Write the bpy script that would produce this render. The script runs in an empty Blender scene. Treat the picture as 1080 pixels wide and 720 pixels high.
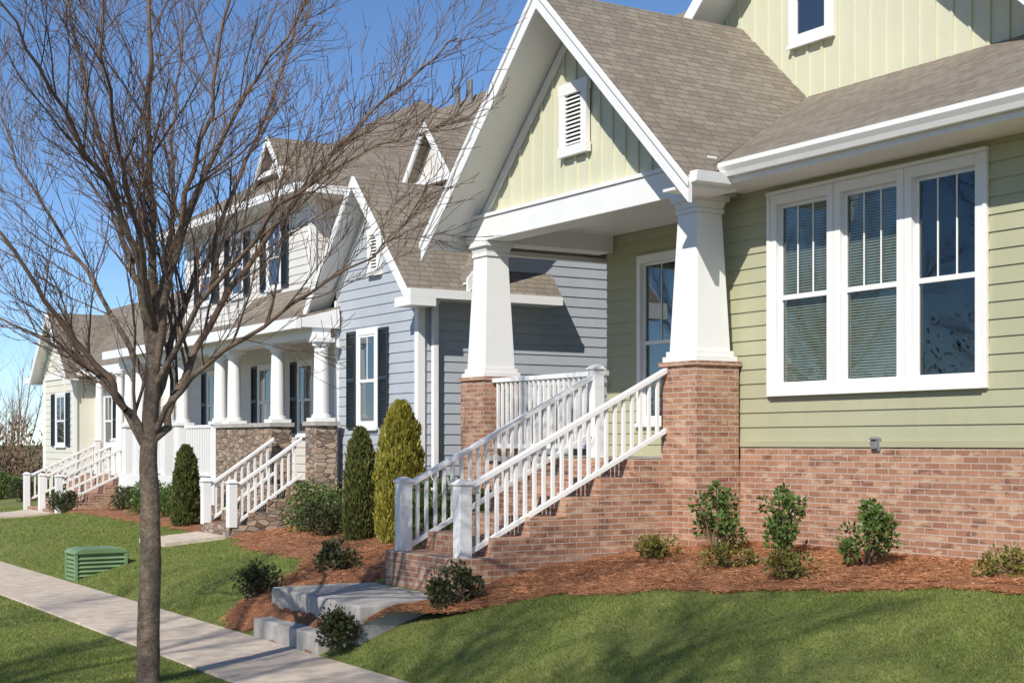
import bpy, math, random
import numpy as np
import bmesh
from mathutils import Vector
random.seed(7); rng=np.random.default_rng(11)
SC=bpy.context.scene; COL=SC.collection
ZS=1.7   # eye-relative heights are lifted by this
ORIG={}
# ------------------------------------------------------------ materials
def newmat(name):
    m=bpy.data.materials.new(name); m.use_nodes=True
    nt=m.node_tree; b=nt.nodes['Principled BSDF']
    return m,nt,b
def N(nt,t,**k):
    n=nt.nodes.new(t)
    for a,v in k.items(): setattr(n,a,v)
    return n
def L(nt,a,b): nt.links.new(a,b)
def rgba(c): return (c[0],c[1],c[2],1)
def ramp(nt,fac,stops):
    r=N(nt,'ShaderNodeValToRGB'); cr=r.color_ramp
    while len(cr.elements)<len(stops): cr.elements.new(.5)
    for e,(p,c) in zip(cr.elements,stops): e.position=p; e.color=rgba(c)
    L(nt,fac,r.inputs[0]); return r.outputs[0]
def noise(nt,scale,detail=4,vec=None,rough=.6):
    n=N(nt,'ShaderNodeTexNoise'); n.inputs['Scale'].default_value=scale
    n.inputs['Detail'].default_value=detail; n.inputs['Roughness'].default_value=rough
    if vec is not None: L(nt,vec,n.inputs['Vector'])
    return n.outputs['Fac']
def posn(nt): return N(nt,'ShaderNodeNewGeometry').outputs['Position']
def uvc(nt): return N(nt,'ShaderNodeTexCoord').outputs['UV']
def bump(nt,b,h,strength=.3,dist=.01):
    bp=N(nt,'ShaderNodeBump'); bp.inputs['Strength'].default_value=strength; bp.inputs['Distance'].default_value=dist
    L(nt,h,bp.inputs['Height']); L(nt,bp.outputs[0],b.inputs['Normal'])
def mix(nt,fac,a,b,mode='MIX'):
    m=N(nt,'ShaderNodeMix',data_type='RGBA',blend_type=mode)
    if isinstance(fac,float): m.inputs[0].default_value=fac
    else: L(nt,fac,m.inputs[0])
    for s,i in ((a,6),(b,7)):
        if isinstance(s,tuple): m.inputs[i].default_value=rgba(s)
        else: L(nt,s,m.inputs[i])
    return m.outputs[2]
def paint(name,c,var=.06,rough=.5,bs=40,bstr=.08,dirt=0.0):
    m,nt,b=newmat(name); p=posn(nt)
    f=noise(nt,1.3,5,p); 
    lo=tuple(x*(1-var) for x in c); hi=tuple(min(1,x*(1+var)) for x in c)
    col=ramp(nt,f,[(.35,lo),(.65,hi)])
    if dirt>0:
        mp=N(nt,'ShaderNodeMapping'); mp.inputs['Scale'].default_value=(6,6,.7); L(nt,p,mp.inputs[0])
        d=noise(nt,1.5,5,mp.outputs[0])
        dd=ramp(nt,d,[(.45,(0,0,0)),(.75,(dirt,dirt,dirt))])
        col=mix(nt,dd,col,tuple(x*.55 for x in c))
    L(nt,col,b.inputs['Base Color']); b.inputs['Roughness'].default_value=rough
    bump(nt,b,noise(nt,bs,3,p),bstr,.004); return m
def brickmat(name,c1,c2,mort,bw=.155,rh=.052,ms=.0045,extra=(.20,.095,.065),light=(.62,.45,.31)):
    m,nt,b=newmat(name); uv=uvc(nt)
    br=N(nt,'ShaderNodeTexBrick'); L(nt,uv,br.inputs['Vector'])
    br.inputs['Scale'].default_value=1; br.inputs['Brick Width'].default_value=bw; br.inputs['Row Height'].default_value=rh
    br.inputs['Mortar Size'].default_value=ms; br.inputs['Mortar Smooth'].default_value=.2
    br.inputs['Color1'].default_value=rgba(c1); br.inputs['Color2'].default_value=rgba(c2); br.inputs['Mortar'].default_value=rgba(mort)
    mp=N(nt,'ShaderNodeMapping'); mp.inputs['Scale'].default_value=(1/bw,1/rh,1); L(nt,uv,mp.inputs[0])
    n1=noise(nt,.8,1,mp.outputs[0])
    notm=N(nt,'ShaderNodeMath',operation='SUBTRACT'); notm.inputs[0].default_value=1; L(nt,br.outputs['Fac'],notm.inputs[1])
    f1=ramp(nt,n1,[(.58,(0,0,0)),(.65,(.75,.75,.75))]); f1b=N(nt,'ShaderNodeMath',operation='MULTIPLY'); L(nt,f1,f1b.inputs[0]); L(nt,notm.outputs[0],f1b.inputs[1])
    f2=ramp(nt,n1,[(.34,(.75,.75,.75)),(.41,(0,0,0))]); f2b=N(nt,'ShaderNodeMath',operation='MULTIPLY'); L(nt,f2,f2b.inputs[0]); L(nt,notm.outputs[0],f2b.inputs[1])
    c=mix(nt,f1b.outputs[0],br.outputs['Color'],extra); c=mix(nt,f2b.outputs[0],c,light)
    fn=noise(nt,60,3,posn(nt)); c=mix(nt,.3,c,ramp(nt,fn,[(.3,(.4,.4,.4)),(.7,(1,1,1))]),'MULTIPLY')
    c=mix(nt,.3,c,ramp(nt,noise(nt,2.2,4,posn(nt)),[(.3,(.6,.58,.55)),(.6,(1,1,1))]),'MULTIPLY')
    L(nt,c,b.inputs['Base Color']); b.inputs['Roughness'].default_value=.85
    ad=N(nt,'ShaderNodeMath',operation='MULTIPLY_ADD'); L(nt,fn,ad.inputs[0]); ad.inputs[1].default_value=.25; L(nt,notm.outputs[0],ad.inputs[2])
    bump(nt,b,ad.outputs[0],.5,.006); return m
def shingle(name,c1,c2,rh=.092,bw=.145):
    m,nt,b=newmat(name); uv=uvc(nt)
    br=N(nt,'ShaderNodeTexBrick'); L(nt,uv,br.inputs['Vector'])
    br.inputs['Scale'].default_value=1; br.inputs['Brick Width'].default_value=bw; br.inputs['Row Height'].default_value=rh
    br.inputs['Mortar Size'].default_value=.0038; br.inputs['Mortar Smooth'].default_value=.3
    br.offset=.37; br.squash=1.35; br.squash_frequency=3
    br.inputs['Color1'].default_value=rgba(c1); br.inputs['Color2'].default_value=rgba(c2)
    br.inputs['Mortar'].default_value=rgba(tuple(x*.5 for x in c2))
    sp=N(nt,'ShaderNodeSeparateXYZ'); L(nt,uv,sp.inputs[0])
    dv=N(nt,'ShaderNodeMath',operation='DIVIDE'); L(nt,sp.outputs[1],dv.inputs[0]); dv.inputs[1].default_value=rh
    fr=N(nt,'ShaderNodeMath',operation='FRACT'); L(nt,dv.outputs[0],fr.inputs[0])
    n1=noise(nt,110,2,uv); n2=noise(nt,.9,4,uv)
    c=mix(nt,.6,br.outputs['Color'],ramp(nt,n1,[(.3,(.4,.4,.4)),(.7,(1,1,1))]),'MULTIPLY')
    c=mix(nt,.35,c,ramp(nt,n2,[(.3,(.6,.6,.6)),(.7,(1,1,1))]),'MULTIPLY')
    L(nt,c,b.inputs['Base Color']); b.inputs['Roughness'].default_value=.9
    sm=N(nt,'ShaderNodeMath',operation='MULTIPLY_ADD'); L(nt,br.outputs['Fac'],sm.inputs[0]); sm.inputs[1].default_value=-1.0
    ss=N(nt,'ShaderNodeMath',operation='SUBTRACT'); ss.inputs[0].default_value=1; L(nt,fr.outputs[0],ss.inputs[1]); L(nt,ss.outputs[0],sm.inputs[2])
    bump(nt,b,sm.outputs[0],.8,.010); return m
def stonemat(name):
    m,nt,b=newmat(name); uv=uvc(nt)
    mp=N(nt,'ShaderNodeMapping'); mp.inputs['Scale'].default_value=(6,15,1); L(nt,uv,mp.inputs[0])
    v=N(nt,'ShaderNodeTexVoronoi'); L(nt,mp.outputs[0],v.inputs['Vector']); v.inputs['Scale'].default_value=1; v.inputs['Randomness'].default_value=.7
    e=N(nt,'ShaderNodeTexVoronoi',feature='DISTANCE_TO_EDGE'); L(nt,mp.outputs[0],e.inputs['Vector']); e.inputs['Scale'].default_value=1; e.inputs['Randomness'].default_value=.7
    sp=N(nt,'ShaderNodeSeparateColor'); L(nt,v.outputs['Color'],sp.inputs[0])
    c=ramp(nt,sp.outputs[0],[(0,(.22,.15,.105)),(.4,(.37,.26,.18)),(.7,(.50,.39,.29)),(1,(.29,.24,.20))])
    ed=ramp(nt,e.outputs['Distance'],[(0,(0,0,0)),(.08,(1,1,1))])
    c=mix(nt,ed,(.18,.14,.11),c); c=mix(nt,.4,c,ramp(nt,noise(nt,25,4,uv),[(.3,(.5,.5,.5)),(.7,(1,1,1))]),'MULTIPLY')
    L(nt,c,b.inputs['Base Color']); b.inputs['Roughness'].default_value=.9
    bump(nt,b,ed,.8,.02); return m
def leafmat(name,stops,rough=.5,trans=.15,ns=5,nw=.45):
    m,nt,b=newmat(name); g=N(nt,'ShaderNodeNewGeometry')
    n=noise(nt,ns,3,g.outputs['Position'])
    a=N(nt,'ShaderNodeMath',operation='MULTIPLY_ADD'); L(nt,g.outputs['Random Per Island'],a.inputs[0]); a.inputs[1].default_value=1-nw
    s=N(nt,'ShaderNodeMath',operation='MULTIPLY'); L(nt,n,s.inputs[0]); s.inputs[1].default_value=nw; L(nt,s.outputs[0],a.inputs[2])
    c=ramp(nt,a.outputs[0],stops); L(nt,c,b.inputs['Base Color']); b.inputs['Roughness'].default_value=rough
    tr=N(nt,'ShaderNodeBsdfTranslucent'); L(nt,c,tr.inputs[0]); mx=N(nt,'ShaderNodeMixShader'); mx.inputs[0].default_value=trans
    L(nt,b.outputs[0],mx.inputs[1]); L(nt,tr.outputs[0],mx.inputs[2]); L(nt,mx.outputs[0],nt.nodes['Material Output'].inputs[0]); return m
def glassmat(name,clear=True,refl=.3,fm=.8):
    m,nt,b=newmat(name)
    gl=N(nt,'ShaderNodeBsdfGlossy'); gl.inputs['Roughness'].default_value=.015; gl.inputs[0].default_value=(.9,.95,1,1)
    if clear:
        t=N(nt,'ShaderNodeBsdfTransparent'); t.inputs[0].default_value=(.78,.81,.78,1)
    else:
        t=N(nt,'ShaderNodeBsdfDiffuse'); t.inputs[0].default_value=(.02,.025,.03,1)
    bp=N(nt,'ShaderNodeBump'); bp.inputs['Strength'].default_value=.05; bp.inputs['Distance'].default_value=.02
    L(nt,noise(nt,1.6,2,posn(nt)),bp.inputs['Height']); L(nt,bp.outputs[0],gl.inputs['Normal'])
    lw=N(nt,'ShaderNodeLayerWeight'); lw.inputs[0].default_value=.25
    a=N(nt,'ShaderNodeMath',operation='MULTIPLY_ADD'); L(nt,lw.outputs['Fresnel'],a.inputs[0]); a.inputs[1].default_value=fm; a.inputs[2].default_value=refl; a.use_clamp=True
    mx=N(nt,'ShaderNodeMixShader'); L(nt,a.outputs[0],mx.inputs[0]); L(nt,t.outputs[0],mx.inputs[1]); L(nt,gl.outputs[0],mx.inputs[2])
    L(nt,mx.outputs[0],nt.nodes['Material Output'].inputs[0]); return m
def groundmat(name,stops,scale,bs,bstr,bdist=.02,rough=.95,second=None):
    m,nt,b=newmat(name); p=posn(nt)
    c=ramp(nt,noise(nt,scale,8,p,.7),stops)
    if second: c=mix(nt,.6,c,ramp(nt,noise(nt,second,4,p),[(.3,(.45,.45,.45)),(.7,(1,1,1))]),'MULTIPLY')
    L(nt,c,b.inputs['Base Color']); b.inputs['Roughness'].default_value=rough
    bump(nt,b,noise(nt,bs,6,p,.7),bstr,bdist); return m
WHITE=paint('white_paint',(.84,.835,.82),.02,.4,dirt=.07)
GREEN=paint('sage_green_siding',(.425,.42,.275),.04,.55,bs=25,dirt=.10)
PALE=paint('pale_green_board',(.63,.62,.46),.03,.55,dirt=.06)
GREY=paint('blue_grey_siding',(.44,.475,.52),.04,.55,dirt=.08)
CREAMW=paint('off_white_siding',(.70,.675,.63),.04,.55,dirt=.08)
CREAM=paint('cream_siding',(.72,.69,.59),.04,.55)
BLACK=paint('dark_shutter_paint',(.018,.028,.034),.1,.4)
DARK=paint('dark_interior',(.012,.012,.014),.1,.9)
BLIND=paint('blind_slat',(.62,.63,.57),.02,.6)
METAL=paint('grey_metal',(.2,.2,.2),.1,.4)
BRICK=brickmat('red_brick',(.53,.29,.18),(.36,.17,.105),(.56,.48,.40))
STONE=stonemat('rubble_stone')
ROOF=shingle('brown_shingle',(.365,.31,.245),(.265,.22,.17))
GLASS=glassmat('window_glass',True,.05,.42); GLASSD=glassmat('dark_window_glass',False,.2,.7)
CONC=groundmat('concrete',[(.3,(.64,.52,.41)),(.7,(.77,.65,.53))],1.1,90,.25,.005,.85,second=7)
CONCG=groundmat('grey_concrete',[(.3,(.42,.395,.36)),(.7,(.56,.53,.485))],2,90,.25,.005,.85,second=9)
ASPH=groundmat('asphalt',[(.3,(.045,.045,.047)),(.7,(.07,.07,.07))],3,150,.4,.006)
GRASSB=groundmat('lawn_soil',[(.3,(.13,.16,.035)),(.55,(.19,.22,.055)),(.75,(.26,.25,.09))],1.2,60,.5,.02,second=30)
MULCHB=groundmat('mulch_base',[(.3,(.20,.078,.037)),(.6,(.36,.155,.073)),(.8,(.44,.21,.11))],12,80,.6,.02,second=70)
BARK=groundmat('bark',[(.3,(.17,.115,.078)),(.5,(.32,.235,.165)),(.7,(.50,.40,.30))],22,55,1.0,.03,second=6)
TWIG=groundmat('twig_bark',[(.3,(.105,.066,.045)),(.7,(.24,.16,.11))],6,60,.3,.005)
GRASS=leafmat('grass_blade',[(0,(.12,.175,.03)),(.35,(.21,.275,.055)),(.6,(.29,.335,.085)),(.85,(.40,.38,.15)),(1,(.48,.43,.22))],.6,.35,2.2,.6)
NEEDLE=leafmat('pine_straw',[(0,(.24,.09,.04)),(.4,(.45,.195,.09)),(.7,(.57,.29,.145)),(1,(.66,.43,.26))],.7,.05)
HOLLY=leafmat('holly_leaf',[(0,(.03,.06,.012)),(.5,(.08,.14,.027)),(1,(.20,.28,.06))],.5,.15)
HOLLYD=leafmat('dark_leaf',[(0,(.015,.022,.008)),(.5,(.045,.06,.02)),(1,(.13,.12,.045))],.5,.1)
YELLOWL=leafmat('yellow_green_leaf',[(0,(.07,.085,.018)),(.5,(.17,.17,.035)),(1,(.34,.28,.08))],.5,.2)
ARBOR=leafmat('arborvitae_leaf',[(0,(.12,.12,.015)),(.5,(.30,.28,.04)),(1,(.52,.43,.09))],.6,.28)
ARBORD=leafmat('dark_arborvitae_leaf',[(0,(.03,.045,.01)),(.5,(.09,.11,.025)),(1,(.22,.21,.06))],.6,.15)
UTIL=paint('utility_green',(.18,.28,.14),.2,.45)
WOODT=leafmat('wood_brush',[(0,(.08,.05,.035)),(.5,(.17,.105,.07)),(1,(.28,.20,.13))],.9,.05)
# ------------------------------------------------------------ mesh builder
class MB:
    def __init__(s): s.v=[]; s.f=[]; s.m=[]
    def add(s,vs,fs,mi=0):
        o=len(s.v); s.v+= [tuple(v) for v in vs]; s.f+=[tuple(i+o for i in f) for f in fs]; s.m+=[mi]*len(fs); return s
    def box(s,x0,x1,y0,y1,z0,z1,mi=0):
        return s.add([(x0,y0,z0),(x1,y0,z0),(x1,y1,z0),(x0,y1,z0),(x0,y0,z1),(x1,y0,z1),(x1,y1,z1),(x0,y1,z1)],
            [(0,3,2,1),(4,5,6,7),(0,1,5,4),(1,2,6,5),(2,3,7,6),(3,0,4,7)],mi)
    def prism(s,poly,off,mi=0):
        n=len(poly); o=Vector(off); p=[Vector(a) for a in poly]
        vs=p+[a+o for a in p]; fs=[tuple(range(n))[::-1],tuple(range(n,2*n))]+[(i,(i+1)%n,n+(i+1)%n,n+i) for i in range(n)]
        return s.add(vs,fs,mi)
    def frus(s,cx,cy,z0,z1,a0,a1,mi=0):
        vs=[]
        for z,a in ((z0,a0/2),(z1,a1/2)): vs+=[(cx-a,cy-a,z),(cx+a,cy-a,z),(cx+a,cy+a,z),(cx-a,cy+a,z)]
        return s.add(vs,[(0,3,2,1),(4,5,6,7),(0,1,5,4),(1,2,6,5),(2,3,7,6),(3,0,4,7)],mi)
    def tube(s,pts,rad,n=8,mi=0,cap=True,wob=0):
        P=[Vector(p) for p in pts]; o=len(s.v); k=len(P)
        t0=(P[1]-P[0]).normalized(); a=t0.orthogonal().normalized()
        for i in range(k):
            t=(P[min(i+1,k-1)]-P[max(i-1,0)]).normalized(); a=(a-t*a.dot(t)).normalized(); b=t.cross(a)
            for j in range(n):
                w=2*math.pi*j/n; rr=rad[i]*(1+(wob*math.sin(3*w+i*.6)+wob*random.uniform(-.6,.6) if wob else 0)); q=P[i]+(a*math.cos(w)+b*math.sin(w))*rr; s.v.append((q.x,q.y,q.z))
        for i in range(k-1):
            for j in range(n):
                s.f.append((o+i*n+j,o+i*n+(j+1)%n,o+(i+1)*n+(j+1)%n,o+(i+1)*n+j)); s.m.append(mi)
        if cap:
            s.f.append(tuple(o+j for j in range(n))[::-1]); s.f.append(tuple(o+(k-1)*n+j for j in range(n))); s.m+=[mi,mi]
        return s
def setlab(o,label=None,category=None,group=None,kind=None):
    if label: o["label"]=label
    if category: o["category"]=category
    if group: o["group"]=group
    if kind: o["kind"]=kind
def top(name,loc,label,category,group=None):
    e=bpy.data.objects.new(name,None); e.empty_display_size=.3; COL.objects.link(e)
    e.location=(loc[0],loc[1],loc[2]+ZS); ORIG[e.name]=Vector(loc); setlab(e,label,category,group); return e
def build(mb,name,parent,mats,label=None,bevel=0,smooth=False,uv=True,category=None,group=None,kind=None,base=False,recalc=True):
    if not isinstance(mats,(list,tuple)): mats=[mats]
    V=np.array(mb.v,dtype=float); lo=V.min(0); hi=V.max(0); c=(lo+hi)/2
    if base or parent is None: c[2]=lo[2]
    me=bpy.data.meshes.new(name)
    me.from_pydata((V-c).tolist(),[],mb.f)
    for m in mats: me.materials.append(m)
    if len(mats)>1: me.polygons.foreach_set('material_index',mb.m)
    if recalc:
        bm=bmesh.new(); bm.from_mesh(me); bmesh.ops.recalc_face_normals(bm,faces=bm.faces); bm.to_mesh(me); bm.free()
    if uv:
        ul=me.uv_layers.new(name='UVMap'); Z=Vector((0,0,1)); cv=Vector(c)
        for p in me.polygons:
            n=p.normal
            if abs(n.z)>.98: t=Vector((1,0,0)); b=Vector((0,1,0))
            else:
                t=Z.cross(n).normalized(); 
                if abs(t.x)>abs(t.y): t=t*(1 if t.x>0 else -1)
                else: t=t*(1 if t.y>0 else -1)
                b=n.cross(t); b=b*(1 if b.z>0 else -1)
            for li in p.loop_indices:
                q=me.vertices[me.loops[li].vertex_index].co+cv
                ul.data[li].uv=(q.dot(t),q.dot(b))
    if smooth: me.polygons.foreach_set('use_smooth',[True]*len(me.polygons))
    me.update()
    o=bpy.data.objects.new(name,me); COL.objects.link(o)
    cw=Vector(c)
    if parent is not None:
        o.parent=parent; o.location=cw-ORIG[parent.name]
    else: o.location=cw+Vector((0,0,ZS))
    ORIG[o.name]=cw
    if bevel>0:
        bv=o.modifiers.new('b','BEVEL'); bv.width=bevel; bv.segments=2; bv.limit_method='ANGLE'
    setlab(o,label,category,group,kind); return o
def copytree(src,loc,scale=1,rot=0,**lab):
    o=src.copy(); COL.objects.link(o); o.location=(loc[0],loc[1],loc[2]+ZS); o.scale=(scale,)*3; o.rotation_euler=(0,0,rot)
    for k,v in lab.items(): o[k]=v
    for ch in src.children:
        c=ch.copy(); COL.objects.link(c); c.parent=o
    return o
# ------------------------------------------------------------ terrain
PX=[-6.3,-6.1,2.05,2.3,3.83,4.89,5.5,6.2,7.0,8.0,9.0,12]; PZ=[-1.72,-2.0,-2.0,-1.715,-1.715,-1.715,-1.48,-1.27,-1.12,-1.02,-.94,-.9]
def tz(x,y):
    z=np.interp(x,PX,PZ); dr=np.interp(y,[12,17,27,30],[0,.2,.22,.4]); k=np.clip((np.asarray(x)-5)/2,0,1)
    return z-dr*k
def bl(x,y):  # raised mulch around the landing
    return .16*np.interp(x,[4.93,5.16,5.4,6.0],[0,1,1,0])*np.interp(y,[9.8,10.4,12.5,13.5],[0,1,1,0])
xs=sorted(set([-600,-200,-60,-20,-10]+PX+list(np.arange(2.5,12.01,.25))+[16,30,60,200,600]))
ys=[-300,-60,-20,-5]+list(np.arange(0,45,.5))+[48,55,70,100,200,400,900]
def grid(xs,ys,off=0):
    V=[(x,y,float(tz(x,y))+off) for y in ys for x in xs]; n=len(xs)
    F=[(j*n+i,j*n+i+1,(j+1)*n+i+1,(j+1)*n+i) for j in range(len(ys)-1) for i in range(n-1)]; return V,F
mb=MB(); V,F=grid(xs,ys); mb.add(V,F); build(mb,'ground',None,GRASSB,"grassy ground of the street",kind='structure',uv=False)
mb=MB(); mb.add(*grid([-6.05,2.0],[-120,160])); mb.v=[(x,y,-1.87) for x,y,z in mb.v]; build(mb,'road',None,ASPH,"dark asphalt residential road",kind='structure')
for nm,a in (('kerb',2.0),('kerb',-6.25)):
    mb=MB(); y=-60
    while y<120: mb.box(a,a+.2,y,y+2.99,-2.0,-1.71); y+=3
    build(mb,nm,None,CONCG,"pale concrete kerb beside the road",kind='structure',bevel=.015)
mb=MB(); y=-12.35
while y<90: mb.box(3.83,4.89,y,y+1.288,-1.9,-1.70); y+=1.3
build(mb,'pavement',None,CONC,"light concrete pavement slabs beside lawns",kind='structure',bevel=.01)
def xe(y): 
    return np.interp(y,[1,5,6.8,7.5,8.3,9,9.7,10.2,10.6,11,12.6,13.1,13.6,14.2,15,17.5,18.3,18.7,20,20.4,27.5,28.8],
                        [7.9,8.1,8.1,7.65,7.15,6.85,6.45,5.8,5.05,4.93,4.93,4.95,5.6,6.35,6.6,6.9,7.2,7.3,7.3,7.3,7.5,7.6])
def xb(y): return np.where(np.asarray(y)<10.3,9.1,np.where(np.asarray(y)<14.6,8.6,8.9))
def edge(y): return xe(y)+.05*np.sin(y*7.3)+.035*np.sin(y*17+1)
LX0,LX1,LY0,LY1=5.14,6.5,10.55,12.34
mb=MB(); yy=np.arange(1,28.8,.08); nx=24; V=[];F=[]
for y in yy:
    a=float(edge(y)); b=float(xb(y))
    for i in range(nx+1):
        x=a+(b-a)*i/nx; lift=.03*min(1,i/1.5)+.012*math.sin(x*9+y*5)*math.sin(y*11)
        z=float(tz(x,y)+bl(x,y))+.008+max(0,lift)
        if LX0+.05<x<LX1 and LY0+.08<y<LY1-.08: z=min(z,-1.40)
        V.append((x,y,z))
for j in range(len(yy)-1):
    for i in range(nx): F.append((j*(nx+1)+i,j*(nx+1)+i+1,(j+1)*(nx+1)+i+1,(j+1)*(nx+1)+i))
mb.add(V,F); build(mb,'mulch_bed',None,MULCHB,"reddish pine straw mulch bed along houses",kind='structure',uv=False,smooth=True)
def pathstrip(x0,x1,y0,y1,name,label,mat):
    mb=MB(); X=np.linspace(x0,x1,max(2,int((x1-x0)/.3)))
    for i in range(len(X)-1):
        a,b=X[i],X[i+1]; 
        top_=[(a,y0,float(tz(a,y0))+.05),(b,y0,float(tz(b,y0))+.05),(b,y1,float(tz(b,y0))+.05),(a,y1,float(tz(a,y0))+.05)]
        mb.prism(top_,(0,0,-.15))
    build(mb,name,None,mat,label,kind='structure')
pathstrip(6.35,7.2,18.85,19.95,'footpath',"concrete footpath slab below stone porch steps",CONC)
pathstrip(4.9,7.6,29.5,31.2,'footpath',"concrete footpath from pavement to brick steps",CONC)
mb=MB(); mb.box(LX0,LX1,LY0,LY1,-1.75,-1.30); build(mb,'landing',None,CONCG,"wide flat grey concrete landing below brick stairs",kind='structure',bevel=.02)
mb=MB(); mb.box(4.893,LX0-.003,10.8,12.15,-1.8,-1.54); build(mb,'landing',None,CONCG,"shallow grey concrete step at the pavement",kind='structure',bevel=.015)
# ------------------------------------------------------------ grass & straw (stuff)
UX0,UX1,UY0,UY1=4.93,5.58,18.0,18.45
def inpath(x,y):
    return ((x>3.8)&(x<4.91))|((y>18.8)&(y<20.0)&(x>6.3)&(x<8.5))|((y>29.45)&(y<31.25)&(x>4.5))|((x>4.85)&(x<8)&(y>10.55)&(y<12.3))|((x>UX0)&(x<UX1)&(y>UY0)&(y<UY1))
def blades():
    P=[]
    for (x0,x1,y0,y1,dn,sz) in ((4.85,8.2,4,9,6400,1),(4.85,7.4,9,14.5,6400,1.1),(4.85,7.8,14.5,22,3000,1.4),(4.85,7.8,22,34,1100,1.9),
                          (2.2,3.87,6.5,14,6400,1),(2.2,3.87,14,22,2600,1.4),(1.9,3.87,22,40,800,2.1)):
        n=int((x1-x0)*(y1-y0)*dn); x=rng.uniform(x0,x1,n); y=rng.uniform(y0,y1,n)
        k=~inpath(x,y); k&=(x<edge(y)+.04)|(y>28.8); x=x[k];y=y[k]; P.append(np.stack([x,y,np.full(len(x),sz)],1))
    P=np.concatenate(P); n=len(P); z=tz(P[:,0],P[:,1])
    patch=.5+.5*np.sin(P[:,0]*3.1+np.sin(P[:,1]*1.7)*2)*np.sin(P[:,1]*2.3+P[:,0])
    h=rng.uniform(.010,.026,n)*(0.7+.6*patch)*np.sqrt(P[:,2]); w=rng.uniform(.003,.005,n)*P[:,2]; a=rng.uniform(0,2*math.pi,n)
    lean=rng.uniform(0,.05,n)*P[:,2]; la=rng.uniform(0,2*math.pi,n)
    B=np.stack([P[:,0],P[:,1],z-.003],1); d=np.stack([np.cos(a)*w,np.sin(a)*w,0*w],1)
    T=B+np.stack([np.cos(la)*lean,np.sin(la)*lean,h],1)
    V=np.empty((n*3,3)); V[0::3]=B-d; V[1::3]=B+d; V[2::3]=T
    return V,np.arange(n*3).reshape(-1,3)
def npobj(name,V,F,mat,label,kind='stuff'):
    me=bpy.data.meshes.new(name); me.from_pydata(V.tolist(),[],F.tolist()); me.materials.append(mat)
    o=bpy.data.objects.new(name,me); COL.objects.link(o); o.location=(0,0,ZS); setlab(o,label,None,None,kind); return o
V,F=blades(); npobj('grass',V,F,GRASS,"short green lawn grass blades")
def straw():
    Ps=[]
    for (y0,y1,n) in ((4,10.7,100000),(10.0,14.5,64000),(14.5,19,22000),(20,28,6000)):
        y=rng.uniform(y0,y1,n); a=edge(y)-.06; b=xb(y); x=a+(b-a)*rng.uniform(0,1,n)
        k=~(((x>LX0)&(x<6.5)&(y>LY0-.02)&(y<LY1+.02))|((x<LX0+.01)&(y>10.78)&(y<12.17))|((x>6.0)&(y>10.6)&(y<12.1))|(x<4.9)); Ps.append(np.stack([x[k],y[k]],1))
    P=np.concatenate(Ps); n=len(P); z=tz(P[:,0],P[:,1])+bl(P[:,0],P[:,1])+rng.uniform(.026,.052,n)
    near=edge(P[:,1]); z-=np.where(P[:,0]<near+.12,.02,0)
    a=rng.uniform(0,2*math.pi,n); l=rng.uniform(.020,.045,n); tl=rng.normal(0,.007,n); w=rng.uniform(.0012,.0022,n)
    d=np.stack([np.cos(a)*l,np.sin(a)*l,tl],1); s=np.stack([-np.sin(a)*w,np.cos(a)*w,rng.normal(0,.001,n)],1); C=np.stack([P[:,0],P[:,1],z],1)
    V=np.empty((n*4,3)); V[0::4]=C-d-s; V[1::4]=C+d-s*.5; V[2::4]=C+d+s*.5; V[3::4]=C-d+s
    return V,np.arange(n*4).reshape(-1,4)
V,F=straw(); npobj('pine_straw',V,F,NEEDLE,"loose reddish brown pine straw needles")
# ------------------------------------------------------------ building helpers
def cf(f): return f if callable(f) else (lambda z,f=f:f)
def siding(mb,O,U,Nn,z0,z1,uL,uR,holes=(),course=.133,lap=.0125):
    O=Vector(O);U=Vector(U);Nn=Vector(Nn);uL=cf(uL);uR=cf(uR)
    def P(u,z,o): q=O+U*u+Nn*o; return (q.x,q.y,z)
    k=0
    while z0+k*course<z1-1e-4:
        za=z0+k*course; zb=min(za+course,z1); k+=1
        cuts=sorted({za,zb}|{h for H in holes for h in (H[2],H[3]) if za<h<zb})
        for a,b in zip(cuts[:-1],cuts[1:]):
            oa=lap*(1-(a-za)/course)+.001; ob=lap*(1-(b-za)/course)+.001; mid=(a+b)/2
            hs=sorted([H for H in holes if H[2]<mid<H[3]]); edges=[(uL(a),uL(b))]
            for H in hs: edges+=[(H[0],H[0]),(H[1],H[1])]
            edges.append((uR(a),uR(b)))
            for i in range(0,len(edges),2):
                (la,lb),(ra,rb)=edges[i],edges[i+1]
                if ra<=la: continue
                rb=max(rb,lb)
                mb.add([P(la,a,oa),P(ra,a,oa),P(rb,b,ob),P(lb,b,ob)],[(0,1,2,3)])
                if a==za: mb.add([P(la,a,0),P(ra,a,0),P(ra,a,oa),P(la,a,oa)],[(0,1,2,3)])
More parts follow.
